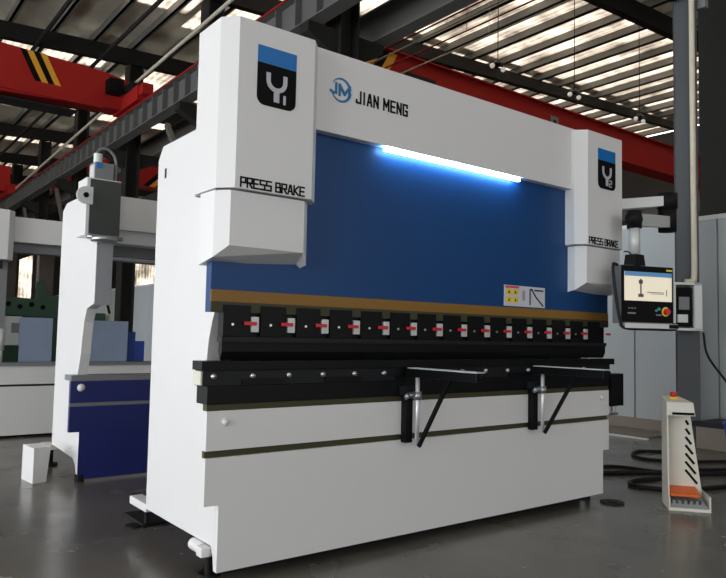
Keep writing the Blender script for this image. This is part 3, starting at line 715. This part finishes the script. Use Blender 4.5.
MB().hull([(-.12, -.15, 0), (.12, -.15, 0), (.12, .15, 0), (-.12, .15, 0)], [(-.15, -.18, .36), (.15, -.18, .36), (.15, .18, .36), (-.15, .18, .36)]).build('tub', M['bluebin'], bl)
B('rim', M['bluebin'], bl, -.165, .165, -.195, .195, .36, .385, .005)
o = MB().tube(spline([(7.0, 1.04, 1.38), (7.02, 1.0, 1.1), (7.05, .8, .8), (6.95, .45, .42), (6.95, .1, .33)], 8), .014).build('cable', M['rubber'], None, True)
tag(o, 'black cable hanging down the grey column to the crate', 'cable')

# outer walls
struct(MB().box(XR, XR+.2, Y0, Y1, 0, 7.55).box(XR, XR+.2, Y0, Y1, 8.15, 11.3).box(XR, XR+.2, Y0, 15.2, 7.55, 8.15).build('wall_east', M['wall']))
struct(MB().box(XL, XR+.2, Y1, Y1+.2, 0, 3.2).box(XL, XR+.2, Y1, Y1+.2, 6.6, 11.3).box(XL, 9.3, Y1, Y1+.2, 3.2, 6.6).box(10.9, 16.5, Y1, Y1+.2, 3.2, 6.6).build('wall_north', M['wall']))
struct(MB().box(XR+.05, XR+.08, 15.2, Y1, 7.55, 8.15).build('window_2', M['skylight']))
struct(MB().box(9.3, XR, Y1+.05, Y1+.08, 3.2, 6.6).build('window_3', M['skylight']))
struct(MB().box(XL, XR+.2, Y0-.2, Y0, 0, 11.3).build('wall_south', M['wallup']))
struct(MB().box(XL-.2, XL, Y0, Y1, 7.0, 11.0).box(XL-.2, XL, 24, Y1, 0, 7).box(XL-.2, XL, Y0, -9, 0, 7).build('wall_west', M['wallup']))
# masts in windows
# ------------------------------------------------------------------ light
w = bpy.data.worlds.new('sky'); scene.world = w; w.use_nodes = True
bg = w.node_tree.nodes['Background']; bg.inputs[0].default_value = (.93, .96, 1., 1); bg.inputs[1].default_value = 2.1
def area(name, loc, rot, sx, sy, power, colr=(1, 1, 1)):
    l = bpy.data.lights.new(name, 'AREA'); l.shape = 'RECTANGLE'; l.size = sx; l.size_y = sy; l.energy = power; l.color = colr
    o = bpy.data.objects.new(name, l); col.objects.link(o); o.location = loc; o.rotation_euler = rot; return o
# daylight through the open west side of the hall
area('daylight_doorway', (XL+.3, 2.5, 3.4), (0, math.radians(-90), 0), 6.5, 20, 100, (.97, .98, 1))
# fill light added before the closed south wall to brighten the front faces
area('south_fill_light', (0, Y0+.3, 4.4), (math.radians(90), 0, 0), 20, 8, 300, (1, 1, 1))

# fill light added low by the west opening, tilted up to brighten the roof
area('roof_fill_light', (XL+.6, 6, .5), (0, math.radians(-138), 0), 4, 30, 610, (1, .97, .9))

cam = bpy.data.cameras.new('camera'); co = bpy.data.objects.new('camera', cam); col.objects.link(co)
yaw, pitch, roll, f = .6543, .0662, .0209, 698.3
cy, sy, cp, sp = math.cos(yaw), math.sin(yaw), math.cos(pitch), math.sin(pitch)
F = Vector((sy*cp, cy*cp, sp)); Rv = Vector((cy, -sy, 0)); U = Rv.cross(F)
r_ = Rv*math.cos(roll)+U*math.sin(roll); u_ = -Rv*math.sin(roll)+U*math.cos(roll)
co.matrix_world = Matrix(((r_.x, u_.x, -F.x, -1.6127), (r_.y, u_.y, -F.y, -3.2545), (r_.z, u_.z, -F.z, 1.2576), (0, 0, 0, 1)))
cam.sensor_fit = 'HORIZONTAL'; cam.sensor_width = 36; cam.lens = f/726*36; cam.clip_end = 200
scene.camera = co
vs = scene.view_settings; vs.view_transform = 'Standard'; vs.look = 'None'; vs.gamma = 1; vs.use_curve_mapping = False; vs.exposure = 1.0
